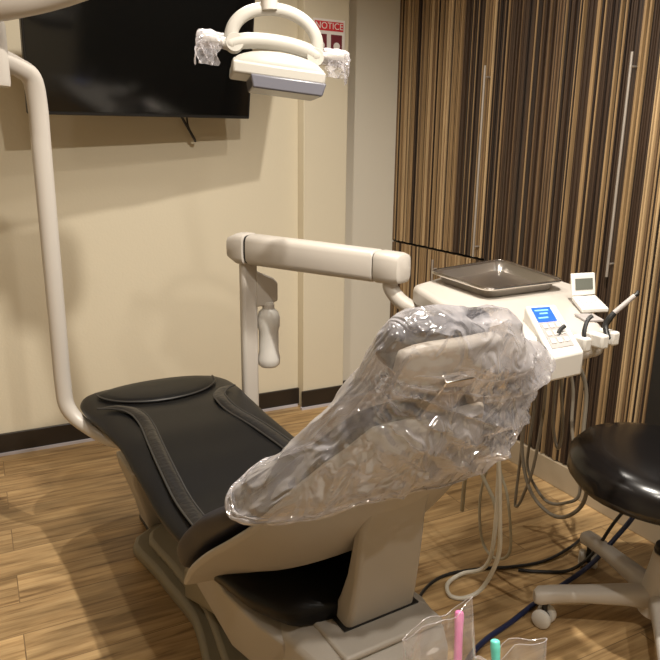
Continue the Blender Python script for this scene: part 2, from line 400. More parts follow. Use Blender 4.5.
# lift column: slanted arm from rear base up to the seat
b = MB(); rs = []
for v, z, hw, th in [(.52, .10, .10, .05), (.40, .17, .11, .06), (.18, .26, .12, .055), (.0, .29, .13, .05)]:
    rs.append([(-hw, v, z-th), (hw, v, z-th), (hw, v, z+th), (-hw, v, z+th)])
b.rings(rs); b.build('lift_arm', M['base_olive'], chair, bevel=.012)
# floor base plate
def outline(tab, n=60):
    L_ = [(-hw, v) for v, hw in tab]; R_ = [(hw, v) for v, hw in reversed(tab)]
    return L_+R_
tab = []
for i in range(25):
    v = -.18+1.16*i/24
    hw = interp([(-.18, .10), (-.10, .17), (.1, .17), (.45, .105), (.70, .125), (.88, .15), (.95, .12), (.98, .05)], v)[0]
    tab.append((v, hw))
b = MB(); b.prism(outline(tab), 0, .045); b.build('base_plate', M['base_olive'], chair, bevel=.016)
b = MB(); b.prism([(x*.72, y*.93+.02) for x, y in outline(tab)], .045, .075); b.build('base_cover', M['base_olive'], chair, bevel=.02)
# utility box under the footrest
b = MB(); rs = []
for z, x0, x1, y0, y1 in [(0, -.06, .06, .98, 1.11), (.012, -.06, .06, .98, 1.11), (.10, -.08, .07, .95, 1.11), (.25, -.13, .08, .89, 1.09), (.30, -.14, .08, .87, 1.08)]:
    rs.append([(x0, y0, z), (x1, y0, z), (x1, y1, z), (x0, y1, z)])
b.rings(rs); ub = b.build('utility_box', M['grey_beige'], chair, bevel=.015)
b = MB(); b.box((-.063, .977, .0), (.063, 1.113, .018)); b.build('box_foot', M['black'], ub, bevel=.004)
b = MB(); b.box((-.09, .89, .29), (.08, 1.04, .47)); b.build('footrest_support', M['grey_beige'], chair, bevel=.015)

# rear housing under the backrest hinge
b = MB(); rs = []
for v, hw, z0, z1 in [(-.04, .14, .16, .40), (-.14, .15, .22, .445), (-.24, .145, .27, .46), (-.32, .13, .31, .455), (-.36, .11, .34, .44)]:
    rs.append([(-hw, v, z0+.02), (-hw, v, z1-.02), (-hw+.03, v, z1), (hw-.03, v, z1), (hw, v, z1-.02), (hw, v, z0+.02), (hw-.03, v, z0), (-hw+.03, v, z0)])
b.rings(rs); b.build('rear_housing', M['grey_beige'], chair, bevel=.008)
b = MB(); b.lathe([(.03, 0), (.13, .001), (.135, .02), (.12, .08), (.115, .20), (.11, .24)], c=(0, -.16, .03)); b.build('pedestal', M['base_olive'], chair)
b = MB(); b.tube([(.06, -.30, .25), (.10, -.33, .16), (.08, -.27, .06), (.02, -.25, .02)], .010); b.tube([(.12, -.22, .24), (.15, -.27, .15), (.13, -.24, .05)], .008)
b.tube([(.10, -.36, .30), (.12, -.38, .20), (.14, -.33, .06)], .007); b.build('supply_hose', M['black'], chair)

# backrest: plane along dv, normal nv (toward the foot end)
B0 = V((0, .03, .44)); dv = V((0, -.607, .795)).normalized(); nv = V((0, dv.z, -dv.y)).normalized()
def BP(u, s, n): return B0+V((u, 0, 0))+dv*s+nv*n
BW = [(0, .258), (.05, .260), (.15, .252), (.30, .243), (.40, .226), (.48, .20), (.55, .165), (.60, .13), (.64, .11), (.66, .085)]
def lift(u, hw, s):
    q = u/hw
    k = min(1, max(0, (s-.04)/.40)); k = k*k*(3-2*k)
    return .020*q*q*(1-k)-.050*k
def back_cushion():
    b = MB(); rs = []; N = 36
    K = 26
    for k in range(K+1):
        s = -.035+.685*k/K; hw = interp(BW, max(s, 0))[0]; th = .082-.038*min(1, max(0, (s-.2)/.25))
        end = min((s+.035)/.06, (.65-s)/.05, 1); e = math.sqrt(max(0, 1-(1-end)**2)) if end < 1 else 1
        e = max(e, .15); r = []
        for i in range(N):
            a = 2*PI*i/N; u = hw*(.82+.18*e)*sq(math.cos(a), .5); t = sq(math.sin(a), .6)
            n = th/2+t*th/2*e
            n += lift(u, hw, max(s, 0))
            r.append(BP(u, s, n))
        rs.append(r)
    b.rings(rs); return b.build('backrest_cushion', M['navy'], chair, subsurf=1)
back_cushion()
def back_shell():
    # outer shell: front face follows the cushion, rear bulges; lower edge arches up in the middle
    b = MB(); K = 22; N = 24; front = []; back = []
    for k in range(K+1):
        for j in range(N+1):
            q = -1+2*j/N
            s0 = -.012+.20*(1-abs(q)**1.8)
            s = s0+(.642-s0)*k/K; hw = interp(BW, s)[0]*.985; u = hw*q
            bul = (1-abs(q)**2.6)
            endf = math.sqrt(max(0, 1-(max(0, (k/K-.78)/.22))**2))*.7+.3
            low = .55+.45*min(1, k/K/.22)
            t = .012+((.082-.040*min(1, max(0, (s-.2)/.25)))*bul)*endf*low
            fr = lift(q, 1, s)
            front.append(BP(u, s, fr-.002)); back.append(BP(u, s, fr-.002-t))
    W = N+1; nF = len(front); fs = []
    for k in range(K):
        for j in range(N):
            a = k*W+j; fs.append((a, a+1, a+W+1, a+W)); fs.append((nF+a, nF+a+W, nF+a+W+1, nF+a+1))
    for k in range(K):
        a = k*W; c = a+N; fs.append((a, a+W, nF+a+W, nF+a)); fs.append((c, nF+c, nF+c+W, c+W))
    for j in range(N):
        a = j; c = K*W+j; fs.append((a, nF+a, nF+a+1, a+1)); fs.append((c, c+1, nF+c+1, nF+c))
    b.add(front+back, fs); return b.build('backrest_shell', M['grey_beige'], chair, bevel=.008)
back_shell()
# curved bracket that carries the backrest
def bracket():
    b = MB(); rs = []
    path = [(-.325, .745, .066), (-.305, .68, .070), (-.298, .62, .072), (-.292, .56, .072), (-.282, .50, .074), (-.270, .455, .078)]
    for v, z, hw in path:
        th = .030+.03*max(0, (.60-z)/.15)
        rs.append([(.018-hw, v, z), (.018+hw, v, z), (.018+hw*.96, v+th, z+.012), (.018-hw*.96, v+th, z+.012)])
    b.rings(rs); o = b.build('backrest_bracket', M['grey_beige'], chair, bevel=.01)
    return o
bracket()
b = MB(); b.box((-.10, -.335, .452), (.115, -.19, .466)); b.build('bracket_base', M['grey_beige'], chair, bevel=.006)
b = MB(); b.box((-.066, -.276, .460), (.102, -.198, .469)); b.build('gasket', M['black'], chair)
# headrest
hr = None
def headrest():
    b = MB(); rs = []; N = 28
    c0 = BP(.014, .732, .010)
    dd = (dv*math.cos(.35)+nv*math.sin(.35)).normalized(); nn = (nv*math.cos(.35)-dv*math.sin(.35)).normalized()
    for k in range(19):
        q = -1+2*k/18; u = .108*q; e = max(.25, math.sqrt(1-abs(q)**4*.95))
        cen = c0+V((u, 0, 0))+nn*(.022*q*q)
        rs.append([cen+dd*(.046*e*sq(math.cos(2*PI*i/N), .7))+nn*(.021*e*sq(math.sin(2*PI*i/N), .75)) for i in range(N)])
    b.rings(rs); o = b.build('headrest', M['navy'], chair, subsurf=1)
    b = MB(); rs = []
    for k in range(9):
        q = -1+2*k/8; u = .098*q; cen = c0+V((u, 0, 0))-nn*(.034-.012*q*q); hh = .045*(1-.35*q**4)
        rs.append([cen+dd*(hh-.018)+nn*.012, cen+dd*(hh-.022)-nn*.010, cen-dd*hh-nn*.012, cen-dd*hh+nn*.012])
    b.rings(rs); b.build('headrest_shell', M['grey_beige'], chair, bevel=.008)
    b = MB(); b.box((-.03, -.008, 0), (.03, .008, .22))
    o = b.build('headrest_stem', M['steel'], chair, bevel=.002)
    z = dv; x = V((1, 0, 0)); y = z.cross(x); m = Matrix((x, y, z)).transposed().to_4x4(); m.translation = BP(0, .52, -.055); o.matrix_local = m
headrest()

# ------------------------------------------------------------------ clear plastic cover over the backrest
def chair_cover():
    t = thing('plastic_chair_cover', 'wrinkled clear plastic cover draped over backrest and headrest', 'plastic cover', (.56, 1.2, 0), TH)
    # s, left, right, front, back, tilt of the ring (extra s at back)
    R = [(.385, -.256, .225, .062, -.112), (.43, -.246, .228, .050, -.120), (.50, -.222, .218, .036, -.122), (.57, -.190, .208, .032, -.116),
         (.63, -.158, .205, .032, -.100), (.665, -.138, .218, .036, -.085), (.69, -.126, .245, .040, -.070), (.715, -.120, .195, .044, -.060), (.76, -.116, .155, .048, -.045), (.785, -.105, .145, .042, -.025),
         (.802, -.08, .11, .030, -.008), (.806, -.02, .04, .015, .005)]
    N = 150; K = 110; rs = []
    for k in range(K+1):
        s = .385+(.806-.385)*k/K
        uL, uR, nF, nB = interp(R, s); r = []
        for i in range(N):
            a = 2*PI*i/N; cx = sq(math.cos(a), .72); sy = sq(math.sin(a), .80)
            u = (uL+uR)/2+(uR-uL)/2*cx; n = (nF+nB)/2+(nF-nB)/2*sy
            # pull the right top corner out
            ss = s+.0*cx
            hem = max(0, 1-(s-.385)/.30)
            ss += hem*(.118*max(0, -sy)*(1-.6*max(0, cx))-.01*max(0, -cx))
            if s > .70 and cx > 0: ss -= (s-.70)*.22*cx
            amp = .5+.5*min(1, (s-.385)/.1)
            fx = u*16+1.7; fn = n*16
            w1 = 1-abs(noise.noise(V((fx+s*5, fn+3, s*1.6))))*2
            w2 = 1-abs(noise.noise(V((u*38-s*18, n*38, s*4+7))))*2
            w3 = noise.noise(V((u*6, n*6, s*5+2)))
            w4 = 1-abs(noise.noise(V((u*70+s*30, n*70, s*26))))*2
            u0 = u; rear = max(0, -sy*1.4+.3)
            g1 = math.atan2(s-.69, .33-u0); r1 = math.hypot(s-.69, .33-u0)
            g2 = math.atan2(s-.76, u0+.17); r2 = math.hypot(s-.76, u0+.17)
            e1 = 1-abs(noise.noise(V((g1*5.5, 9.1, r1*1.2))))*2.4; e2 = 1-abs(noise.noise(V((g2*5.0, 2.7, r2*1.2))))*2.4
            fan = .5*(amp-.5)*2*(.040*min(1, r1*4)*max(0, e1)**2*math.exp(-r1*2.2)+.036*min(1, r2*4)*max(0, e2)**2*math.exp(-r2*2.5))
            d = fan*rear+(.008*(w1-.55)+.0035*(w2-.5)+.012*w3+.0008*w4)*amp
            # the film sags against the back
            dirv = V((cx, 0, 0))*1.0+nv*sy
            p = BP(u, ss, n)+dirv.normalized()*d if dirv.length > 0 else BP(u, ss, n)
            p += dv*(.012*noise.noise(V((u*10, n*10, 4+s*4))))
            r.append(p)
        rs.append(r)
    b = MB(); b.rings(rs, cap0=False, cap1=True); b.build('film', M['film'], t)
    # gathered hem
    b = MB(); pts = rs[0]+[rs[0][0]]
    b.tube([V(p) for p in pts[::3]], [.004+.0015*math.sin(i*1.9) for i in range(len(pts[::3]))], n=7, sub=3); b.build('hem', M['film_hem'], t)
    b = MB(); q = rs[2]+[rs[2][0]]
    b.tube([V(p)+dv*.010 for p in q[::3]], [.0015+.001*math.sin(i*2.3) for i in range(len(q[::3]))], n=5, sub=2); b.build('hem', M['film_hem'], t)
chair_cover()

# ------------------------------------------------------------------ dental light: post, arm, lamp head
def dental_light():
    t = thing('dental_light', 'pale dental light on a bent tube post beside the footrest', 'dental light', (.19, 2.165, 0))
    def W(x, y, z): return (x-.19, y-2.165, z)
    b = MB(); b.tube([W(.105, 2.10, 1.53), W(.145, 2.13, 1.515), W(.18, 2.155, 1.49), W(.19, 2.165, 1.42), W(.19, 2.165, 1.30), W(.19, 2.165, 1.0), W(.19, 2.165, .75), W(.19, 2.165, .60), W(.197, 2.155, .52), W(.24, 2.12, .465), W(.32, 2.04, .425), W(.44, 1.97, .415)],
                     [.026, .026, .027, .027, .027, .026, .025, .025, .024, .021, .019, .018], n=20); b.build('post', M['plastic'], t)
    b = MB(); b.lathe([(.001, 0), (.036, .0), (.038, .01), (.038, .15), (.034, .165), (.001, .166)], c=W(.085, 2.09, 1.46)); b.build('collar', M['plastic'], t)
    b = MB(); b.tube([W(.085, 2.09, 1.60), W(.085, 2.05, 1.66)], .03, smooth=False)
    b.tube([W(-.03, 2.03, 1.645), W(.11, 1.99, 1.66), W(.33, 1.93, 1.733), W(.62, 1.63, 1.885)], [.042, .05, .05, .045], n=20, flat=1.1); b.build('spring_arm', M['plastic'], t)
    b = MB(); b.lathe([(.001, 0), (.05, 0), (.055, .02), (.055, .08), (.04, .1), (.001, .101)], c=W(.63, 1.60, 1.85)); b.tube([W(.63, 1.60, 1.86), W(.655, 1.60, 1.70), W(.66, 1.60, 1.62)], .020, smooth=False); b.build('stem', M['plastic'], t)
    # lamp head, local frame: centre on the handle bar
    c = V(W(.680, 1.60, 1.517)); LS = .88
    ax = V((.955, -.28, -.10)).normalized()        # width axis, as the head is turned
    fy = V((.28, .96, 0)); fy = (fy-ax*fy.dot(ax)).normalized(); uz = ax.cross(fy).normalized()
    def Q(a, d, z): return c+(ax*a+fy*d+uz*z)*LS
    # domed housing with flat lens tray below
    b = MB(); rs = []
    for k in range(17):
        q = -1+2*k/16; a = .120*q; top = .042*math.sqrt(max(0, 1-q*q*.92))+.004; dpt = .085*(1-.25*abs(q)**3)
        rs.append([Q(a, dpt*sq(math.cos(x), .6), -.035+ (top*sq(math.sin(x), .8) if math.sin(x) > 0 else .012*sq(math.sin(x), .8))) for x in [2*PI*i/24 for i in range(24)]])
    b.rings(rs); b.build('lamp_housing', M['lamp_plastic'], t)
    b = MB(); P = [(-.122, -.03), (-.122, -.062), (.122, -.062), (.122, -.03)]
    rs = []
    for d in (-.088, .088): rs.append([Q(a, d, z) for a, z in P])
    b.rings(rs); b.build('lens_tray', M['lamp_plastic'], t, bevel=.006)
    b = MB(); rs = []
    for z, e in ((-.058, 0), (-.092, .008)): rs.append([Q(-.075+e, -.092, z), Q(.125-e, -.092, z), Q(.125-e, .08, z), Q(-.075+e, .08, z)])
    b.rings(rs); b.build('lens', M['lens'], t, bevel=.004)
    # big handle hoop
    b = MB(); pts = [Q(.118*math.cos(PI*i/12)-.012, 0, .022+.098*math.sin(PI*i/12)**.8) for i in range(13)]
    b.tube(pts, .0125, n=14, sub=4, flat=1.25); b.build('handle_hoop', M['lamp_plastic'], t)
    b = MB(); pts = [Q(.125*math.cos(PI*i/10)-.012, -.0, .006+.032*math.sin(PI*i/10)) for i in range(11)]
    b.tube(pts, [.013]+[.018]*9+[.013], n=14, sub=3); b.build('yoke', M['lamp_plastic'], t)
    for sg in (-1, 1):
        b = MB(); x0 = .108*sg-.012; x1 = sg*.190-.012
        b.tube([Q(x0, 0, .018), Q(x0+.03*sg, 0, .018), Q(x1-.02*sg, 0, .022), Q(x1, 0, .022)], [.018, .013, .017, .014], n=16); b.build('grip', M['lamp_plastic'], t)
    for a_, z_ in ((-.118, .022), (.100, .014)):
        b = MB(); b.lathe([(.001, 0), (.02, 0), (.022, .006), (.022, .034), (.001, .036)], c=Q(a_, -.018, z_), axis=fy); b.build('pivot', M['lamp_plastic'], t)
    # clear barrier film bunched on both grips
    for sg, lab in ((-1, 'left'), (1, 'right')):
        rs = []; N = 30
        for k in range(16):
            f = k/15; a = sg*(.135+.07*min(f*1.6, 1))-.012; rr = .019+.010*f; drop = .0 if f < .5 else (f-.5)*.075
            rs.append([Q(a+sg*.006*noise.noise(V((i*.9, f*6, sg))), rr*math.cos(2*PI*i/N)*(1+.25*noise.noise(V((i*.8, f*4, 2+sg)))), .022-drop+rr*math.sin(2*PI*i/N)*(1+.3*noise.noise(V((i*.7, f*5, 5+sg))))) for i in range(N)])
        b = MB(); b.rings(rs, cap0=False, cap1=False)
        # loose skirt hanging from the grip
        pts = []
        for i in range(13):
            for j in range(8):
                pts.append(Q(sg*(.145+.055*i/12)-.012+.006*math.sin(j*1.3+i), -.018+.006*math.sin(i*1.7+j*.8), .012-.055*j/7*(1 if sg < 0 else .8)))
        b.add(pts, [(i*8+j, i*8+j+1, (i+1)*8+j+1, (i+1)*8+j) for i in range(12) for j in range(7)])
        b.build('barrier_film', M['barrier'], t)
dental_light()

# ------------------------------------------------------------------ delivery unit
def delivery_unit():
    t = thing('delivery_unit', 'pale dental delivery unit with swing arm and instrument console', 'dental delivery unit', (.80, 2.15, 0))
    def W(x, y, z): return (x-.80, y-2.15, z)
    b = MB(); b.box((-.028, -.02, .0), (.028, .02, .96)); b.build('post', M['plastic'], t, bevel=.012)
    b = MB(); b.prism([(-.12, -.09), (.10, -.09), (.10, .09), (-.12, .09)], 0, .03); b.build('post_foot', M['plastic'], t, bevel=.01)
    # swing arm
    a0 = V(W(.785, 2.16, .990)); a1 = V(W(1.045, 1.585, .990)); d = (a1-a0).normalized(); sd = d.cross(V((0, 0, 1))).normalized()
    Ln = (a1-a0).length
    def sec(x, hw, hh, z=0, c=.3):
        cen = a0+d*x+V((0, 0, z)); r = []
        for i in range(20):
            an = 2*PI*i/20; r.append(cen+sd*(hw*sq(math.cos(an), .5))+V((0, 0, 1))*(hh*sq(math.sin(an), .5)))
        return r
    b = MB(); b.rings([sec(.045, .034, .046), sec(.055, .038, .050), sec(.25, .038, .049), sec(Ln-.085, .037, .046), sec(Ln-.08, .034, .042)]); b.build('swing_arm', M['plastic'], t, bevel=.003)
    b = MB(); b.rings([sec(-.055, .012, .020), sec(-.045, .030, .036), sec(.0, .042, .052), sec(.035, .040, .052), sec(.04, .034, .046)]); b.build('end_cap', M['plastic'], t)
    b = MB(); b.rings([sec(Ln-.075, .037, .044), sec(Ln-.07, .040, .046), sec(Ln-.01, .040, .044), sec(Ln+.005, .036, .040), sec(Ln+.01, .028, .032)]); b.build('end_cap', M['plastic'], t)
    b = MB(); b.rings([sec(.038, .035, .047), sec(.047, .035, .047)]); b.build('joint_seal', M['black'], t)
    b = MB(); b.rings([sec(Ln-.082, .033, .041), sec(Ln-.073, .033, .041)]); b.build('joint_seal', M['black'], t)
    e = a1-d*.035
    b = MB(); b.tube([e+V((0, 0, -.03)), e+V((.0, -.0, -.06)), e+V((.025, -.03, -.10)), e+V((.08, -.07, -.125)), e+V((.2, -.12, -.13))], .022, n=16); b.build('elbow_tube', M['plastic'], t)
    # bracket with bottle
    b = MB(); pr = [(.02, .915), (.085, .885), (.100, .868), (.100, .805), (.055, .79), (.02, .79)]
    rs = [[(x, y, z) for x, z in pr] for y in (-.022, .022)]; b.rings(rs); b.build('bottle_bracket', M['plastic'], t, bevel=.006)
    b = MB(); b.lathe([(.001, 0), (.030, .0), (.038, .008), (.0395, .03), (.0345, .055), (.0345, .13), (.039, .145), (.0395, .175), (.034, .195), (.020, .208), (.020, .23), (.001, .231)], c=(.068, -.01, .572)); bt = b.build('water_bottle', M['white'], t)
    b = MB(); b.lathe([(.001, 0), (.021, 0), (.021, .022), (.001, .023)], c=(.068, -.01, .772)); b.build('bottle_cap', M['plastic'], bt)
    # console body
    poly = [(1.075, 1.575), (1.00, 1.32), (.955, 1.00), (1.03, .955), (1.165, .975), (1.28, 1.12), (1.50, 1.36), (1.56, 1.60), (1.50, 1.75), (1.30, 1.69)]
    poly = [(x-.80, y-2.15) for x, y in poly]
    b = MB(); b.prism(poly, .885, .945); b.build('console_body', M['plastic'], t, bevel=.016, seg=4)
    cx = sum(p[0] for p in poly)/len(poly); cy = sum(p[1] for p in poly)/len(poly)
    b = MB(); b.prism([(cx+(x-cx)*.84, cy+(y-cy)*.84) for x, y in poly], .84, .888); b.build('console_underside', M['grey_beige'], t, bevel=.014)
    # control panel: raised sloping module
    top = [W(1.056, 1.110, .980), W(1.135, 1.095, .980), W(1.010, .892, .940), W(.918, .885, .940)]
    bot = [(x, y, .925 if i < 2 else .89) for i, (x, y, z) in enumerate(top)]
    b = MB(); b.rings([bot, top]); cp = b.build('control_panel', M['white'], t, bevel=.006)
    pn = (V(top[1])-V(top[0])).cross(V(top[3])-V(top[0])).normalized()
    if pn.z < 0: pn = -pn
    def PT(a, c, h=.001):   # bilinear over the panel
        T = [V(p) for p in top]; p = (T[0]*(1-a)+T[1]*a)*(1-c)+(T[3]*(1-a)+T[2]*a)*c; return p+pn*h
    def plate(name, a0, a1, c0, c1, m, h=.0015, par=cp):
        b = MB(); b.rings([[PT(a0, c0, 0), PT(a1, c0, 0), PT(a1, c1, 0), PT(a0, c1, 0)], [PT(a0, c0, h), PT(a1, c0, h), PT(a1, c1, h), PT(a0, c1, h)]]); return b.build(name, m, par, smooth=False)
    plate('keypad', .14, .80, .40, .88, M['keypad']); plate('display', .14, .72, .08, .38, M['lcd'], .0022)
    for a0_, a1_, c_ in ((.20, .62, .14), (.30, .55, .21), (.20, .50, .30)): plate('display_text', a0_, a1_, c_, c_+.025, M['lcd_ink'], .0030)
    for r_ in range(3):
        for q_ in range(3): plate('button', .20+.2*q_, .33+.2*q_, .45+.14*r_, .53+.14*r_, M['white'], .004)
    # holders along the near edge
    for (x, y) in ((1.075, .965), (1.125, .965), (1.168, .975)):
        b = MB(); b.box((x-.80-.011, y-2.15-.024, .915), (x-.80+.011, y-2.15+.02, .945)); b.build('handpiece_holder', M['white'], t, bevel=.005)
    for p0, p1 in (((1.075, .950, .93), (1.092, .965, .975)), ((1.005, .955, .935), (1.018, .965, .962))):
        b = MB(); b.tube([W(*p0), W((p0[0]+p1[0])/2-.006, (p0[1]+p1[1])/2, (p0[2]+p1[2])/2), W(*p1), W(p1[0]+.012, p1[1], p1[2]+.008)], .0045, n=8); b.build('toggle_lever', M['black'], t)
    # hoses hanging from the underside
    def hose(pts, r, m):
        b = MB(); b.tube([W(*p) for p in pts], r, n=8, sub=8); return b.build('hose', M[m], t)
    hose([(1.20, 1.38, .85), (1.24, 1.40, .60), (1.25, 1.37, .49), (1.25, 1.34, .29), (1.26, 1.345, .16), (1.24, 1.38, .04), (1.19, 1.40, .009), (1.16, 1.43, .009), (1.19, 1.48, .009), (1.26, 1.50, .010), (1.30, 1.44, .06), (1.29, 1.40, .20), (1.28, 1.40, .50), (1.26, 1.42, .85)], .0065, 'hose_white')
    hose([(1.24, 1.44, .85), (1.29, 1.54, .60), (1.30, 1.55, .41), (1.30, 1.565, .30), (1.31, 1.58, .18)], .007, 'hose_tan')
    hose([(1.25, 1.44, .85), (1.29, 1.52, .60), (1.30, 1.51, .39), (1.31, 1.44, .29), (1.31, 1.41, .23)], .006, 'hose_tan')
    hose([(1.28, 1.42, .85), (1.34, 1.50, .60), (1.35, 1.513, .40), (1.35, 1.544, .23), (1.35, 1.52, .095), (1.35, 1.454, .067), (1.35, 1.392, .13), (1.35, 1.42, .29), (1.35, 1.48, .43), (1.32, 1.46, .85)], .0045, 'hose_tan')
    hose([(1.44, 1.56, .85), (1.58, 1.63, .70), (1.62, 1.647, .56), (1.62, 1.654, .377), (1.62, 1.665, .123), (1.62, 1.66, .08), (1.62, 1.634, .126), (1.62, 1.59, .291), (1.61, 1.566, .586), (1.46, 1.50, .85)], .0055, 'hose_grey')
    hose([(1.46, 1.60, .85), (1.60, 1.66, .65), (1.62, 1.662, .485), (1.62, 1.655, .301), (1.62, 1.60, .173), (1.62, 1.503, .132), (1.62, 1.419, .167), (1.62, 1.363, .268), (1.62, 1.398, .44), (1.60, 1.40, .638), (1.42, 1.38, .85)], .0065, 'hose_grey')
    hose([(1.47, 1.58, .85), (1.63, 1.65, .65), (1.66, 1.655, .48), (1.66, 1.662, .329), (1.66, 1.658, .215), (1.66, 1.566, .142), (1.66, 1.477, .174), (1.66, 1.422, .248), (1.66, 1.481, .435), (1.64, 1.49, .62), (1.44, 1.45, .85)], .0055, 'hose_grey')
    hose([(1.40, 1.32, .85), (1.50, 1.40, .66), (1.55, 1.42, .48), (1.57, 1.45, .40), (1.57, 1.48, .48), (1.54, 1.46, .66), (1.44, 1.40, .85)], .005, 'hose_grey')
delivery_unit()
# tray on the console
def steel_tray():
    P = [(1.155, 1.60), (1.125, 1.315), (1.40, 1.335), (1.49, 1.69)]
    cx = sum(p[0] for p in P)/4; cy = sum(p[1] for p in P)/4
    t = thing('instrument_tray', 'empty stainless steel instrument tray on top of the console', 'tray', (cx, cy, .946))
    def ring(f, z, rad=.12):
        r = []
        Q = [V((cx+(x-cx)*f, cy+(y-cy)*f, 0)) for x, y in P]
        for i in range(4):
            p = Q[i]; a = Q[i-1]; c = Q[(i+1) % 4]
            for k in range(6):
                s_ = k/5; A = p+(a-p)*rad; B = p+(c-p)*rad
                q = A*(1-s_)**2+p*2*s_*(1-s_)+B*s_**2; r.append((q.x-cx, q.y-cy, z))
        return r
    b = MB(); b.rings([ring(.86, .001), ring(.88, .006), ring(.95, .026), ring(1.02, .029), ring(1.03, .026)], cap0=True, cap1=False)
    b.build('tray_pan', M['tray_steel'], t, solid=.0015)
    b = MB(); r = ring(1.03, .027); b.tube(r+[r[0]], .0045, n=8, smooth=False); b.build('rim', M['steel'], t)
steel_tray()
def calculator():
    t = thing('desk_calculator', 'small white flip calculator standing at the back of the console', 'calculator', (1.30, 1.15, .946))
    P = [V((1.300, 1.205, .962)), V((1.228, 1.105, .958)), V((1.294, 1.085, .958)), V((1.372, 1.195, .962))]
    P = [p-V((1.30, 1.15, .946)) for p in P]
    b = MB(); b.rings([[p-V((0, 0, .011)) for p in P], P]); k = b.build('key_base', M['white'], t, bevel=.003)
    for i in range(4):
        for j in range(4):
            a = .14+.2*i; c = .14+.2*j
            def T(a, c, h): return (P[0]*(1-a)+P[3]*a)*(1-c)+(P[1]*(1-a)+P[2]*a)*c+V((0, 0, h))
            b = MB(); b.rings([[T(a, c, 0), T(a+.13, c, 0), T(a+.13, c+.13, 0), T(a, c+.13, 0)], [T(a, c, .003), T(a+.13, c, .003), T(a+.13, c+.13, .003), T(a, c+.13, .003)]]); b.build('key', M['paper'], k, smooth=False)
    A = P[0]; B = P[3]; up = V((.012, .02, .052)); th = V((.006, .010, 0))
    b = MB(); b.rings([[A, B, B+up, A+up], [A+th, B+th, B+up+th, A+up+th]]); s = b.build('flip_screen', M['white'], t, bevel=.003)
    f = -th.normalized()*.001
    def S_(a, c): return A+(B-A)*a+up*c+f
    b = MB(); b.rings([[S_(.15, .28), S_(.88, .28), S_(.88, .78), S_(.15, .78)], [p+f for p in (S_(.15, .28), S_(.88, .28), S_(.88, .78), S_(.15, .78))]]); b.build('display', M['lcdgrey'], s, smooth=False)
calculator()
bx_ = MB(); bx_.box((-.022, -.03, 0), (.022, .03, .006))
o = bx_.build('console_button_pad', M['keypad'], smooth=True, bevel=.002); o.location = (1.205, 1.062, .9455); o.rotation_euler = (0, 0, -.45)
tag(o, 'small grey pad in front of the white flip calculator', 'button pad')
def handpiece():
    t = thing('handpiece', 'dental handpiece with silver tip and black hose end in the console edge', 'dental handpiece', (1.150, .960, .945))
    b = MB(); b.tube([(-.012, -.012, -.01), (-.004, .004, .012), (.004, .003, .028), (.012, 0, .04)], [.006, .006, .007, .006], n=10); b.build('hose_end', M['black'], t)
    b = MB(); b.tube([(.012, 0, .04), (.05, -.014, .076)], [.0055, .005], n=12, smooth=False); b.build('handle', M['keypad'], t)
    b = MB(); b.tube([(.05, -.014, .076), (.056, -.016, .080), (.057, -.016, .087)], [.0045, .005, .003], n=10, smooth=False); b.build('head', M['black'], t)
handpiece()

# ------------------------------------------------------------------ stool
def stool():
    t = thing('dental_stool', 'black saddle stool on a pale star base with casters', 'stool', (1.60, 1.055, 0))
    b = MB(); N = 48; rs = []
    for rr, z in ((.02, -.035), (.75, -.034), (.93, -.022), (1.0, .0), (.985, .022), (.90, .045), (.70, .058), (.4, .060), (.02, .060)):
        rs.append([(-.035+.272*rr*math.cos(a), -.005+.255*rr*math.sin(a), .488+z*1.15+(.022*math.cos(a-2.6)*rr if z > 0 else 0)) for a in [2*PI*i/N for i in range(N)]])
    b.rings(rs); b.build('seat', M['vinyl'], t)
    b = MB(); b.lathe([(.01, 0), (.13, 0), (.21, .012), (.212, .02), (.01, .021)], c=(-.01, 0, .43)); b.build('seat_pan', M['beige_trim'], t)
    b = MB(); b.lathe([(.001, 0), (.017, 0), (.017, .22), (.001, .221)], c=(0, 0, .21)); b.build('gas_lift', M['chrome'], t)
    b = MB(); b.lathe([(.001, 0), (.030, 0), (.033, .008), (.030, .022), (.001, .023)], c=(0, 0, .245)); b.build('collar', M['black'], t)
    b = MB(); b.lathe([(.001, 0), (.056, 0), (.054, .06), (.040, .14), (.034, .185), (.001, .187)], c=(0, 0, .06)); b.build('hub', M['plastic'], t)
    b = MB(); b.tube([(.0, .06, .41), (-.10, .16, .405), (-.14, .19, .39)], .006, n=8); b.build('height_lever', M['cable'], t)
    for k in range(5):
        a = math.radians(150+72*k); c, s = math.cos(a), math.sin(a); R = .315
        b = MB(); rs = []
        for r, z, hw, hh in ((.02, .105, .034, .034), (.10, .108, .030, .026), (.22, .105, .026, .020), (.30, .100, .025, .022), (.335, .094, .024, .024), (.348, .090, .016, .016)):
            rs.append([(r*c-s*hw*sq(math.cos(x), .7), r*s+c*hw*sq(math.cos(x), .7), z+hh*sq(math.sin(x), .7)) for x in [2*PI*i/16 for i in range(16)]])
        b.rings(rs); b.build('leg', M['plastic'], t)
        ca = a+.9; cx, cy = R*c, R*s; q = V((math.cos(ca), math.sin(ca), 0))
        b = MB(); 
        for off in (-.030, .008):
            b.lathe([(.001, 0), (.020, 0), (.0262, .004), (.0275, .011), (.0262, .018), (.020, .022), (.001, .022)], c=V((cx, cy, .0275))+q*off, axis=q, n=26)
        cs = b.build('caster', M['white'], t)
        b = MB(); b.tube([(cx, cy, .035), (cx, cy, .10)], .008, smooth=False); b.tube([V((cx, cy, .0275))-q*.009, V((cx, cy, .0275))+q*.009], .014, smooth=False); b.build('swivel_stem', M['black'], cs)
stool()

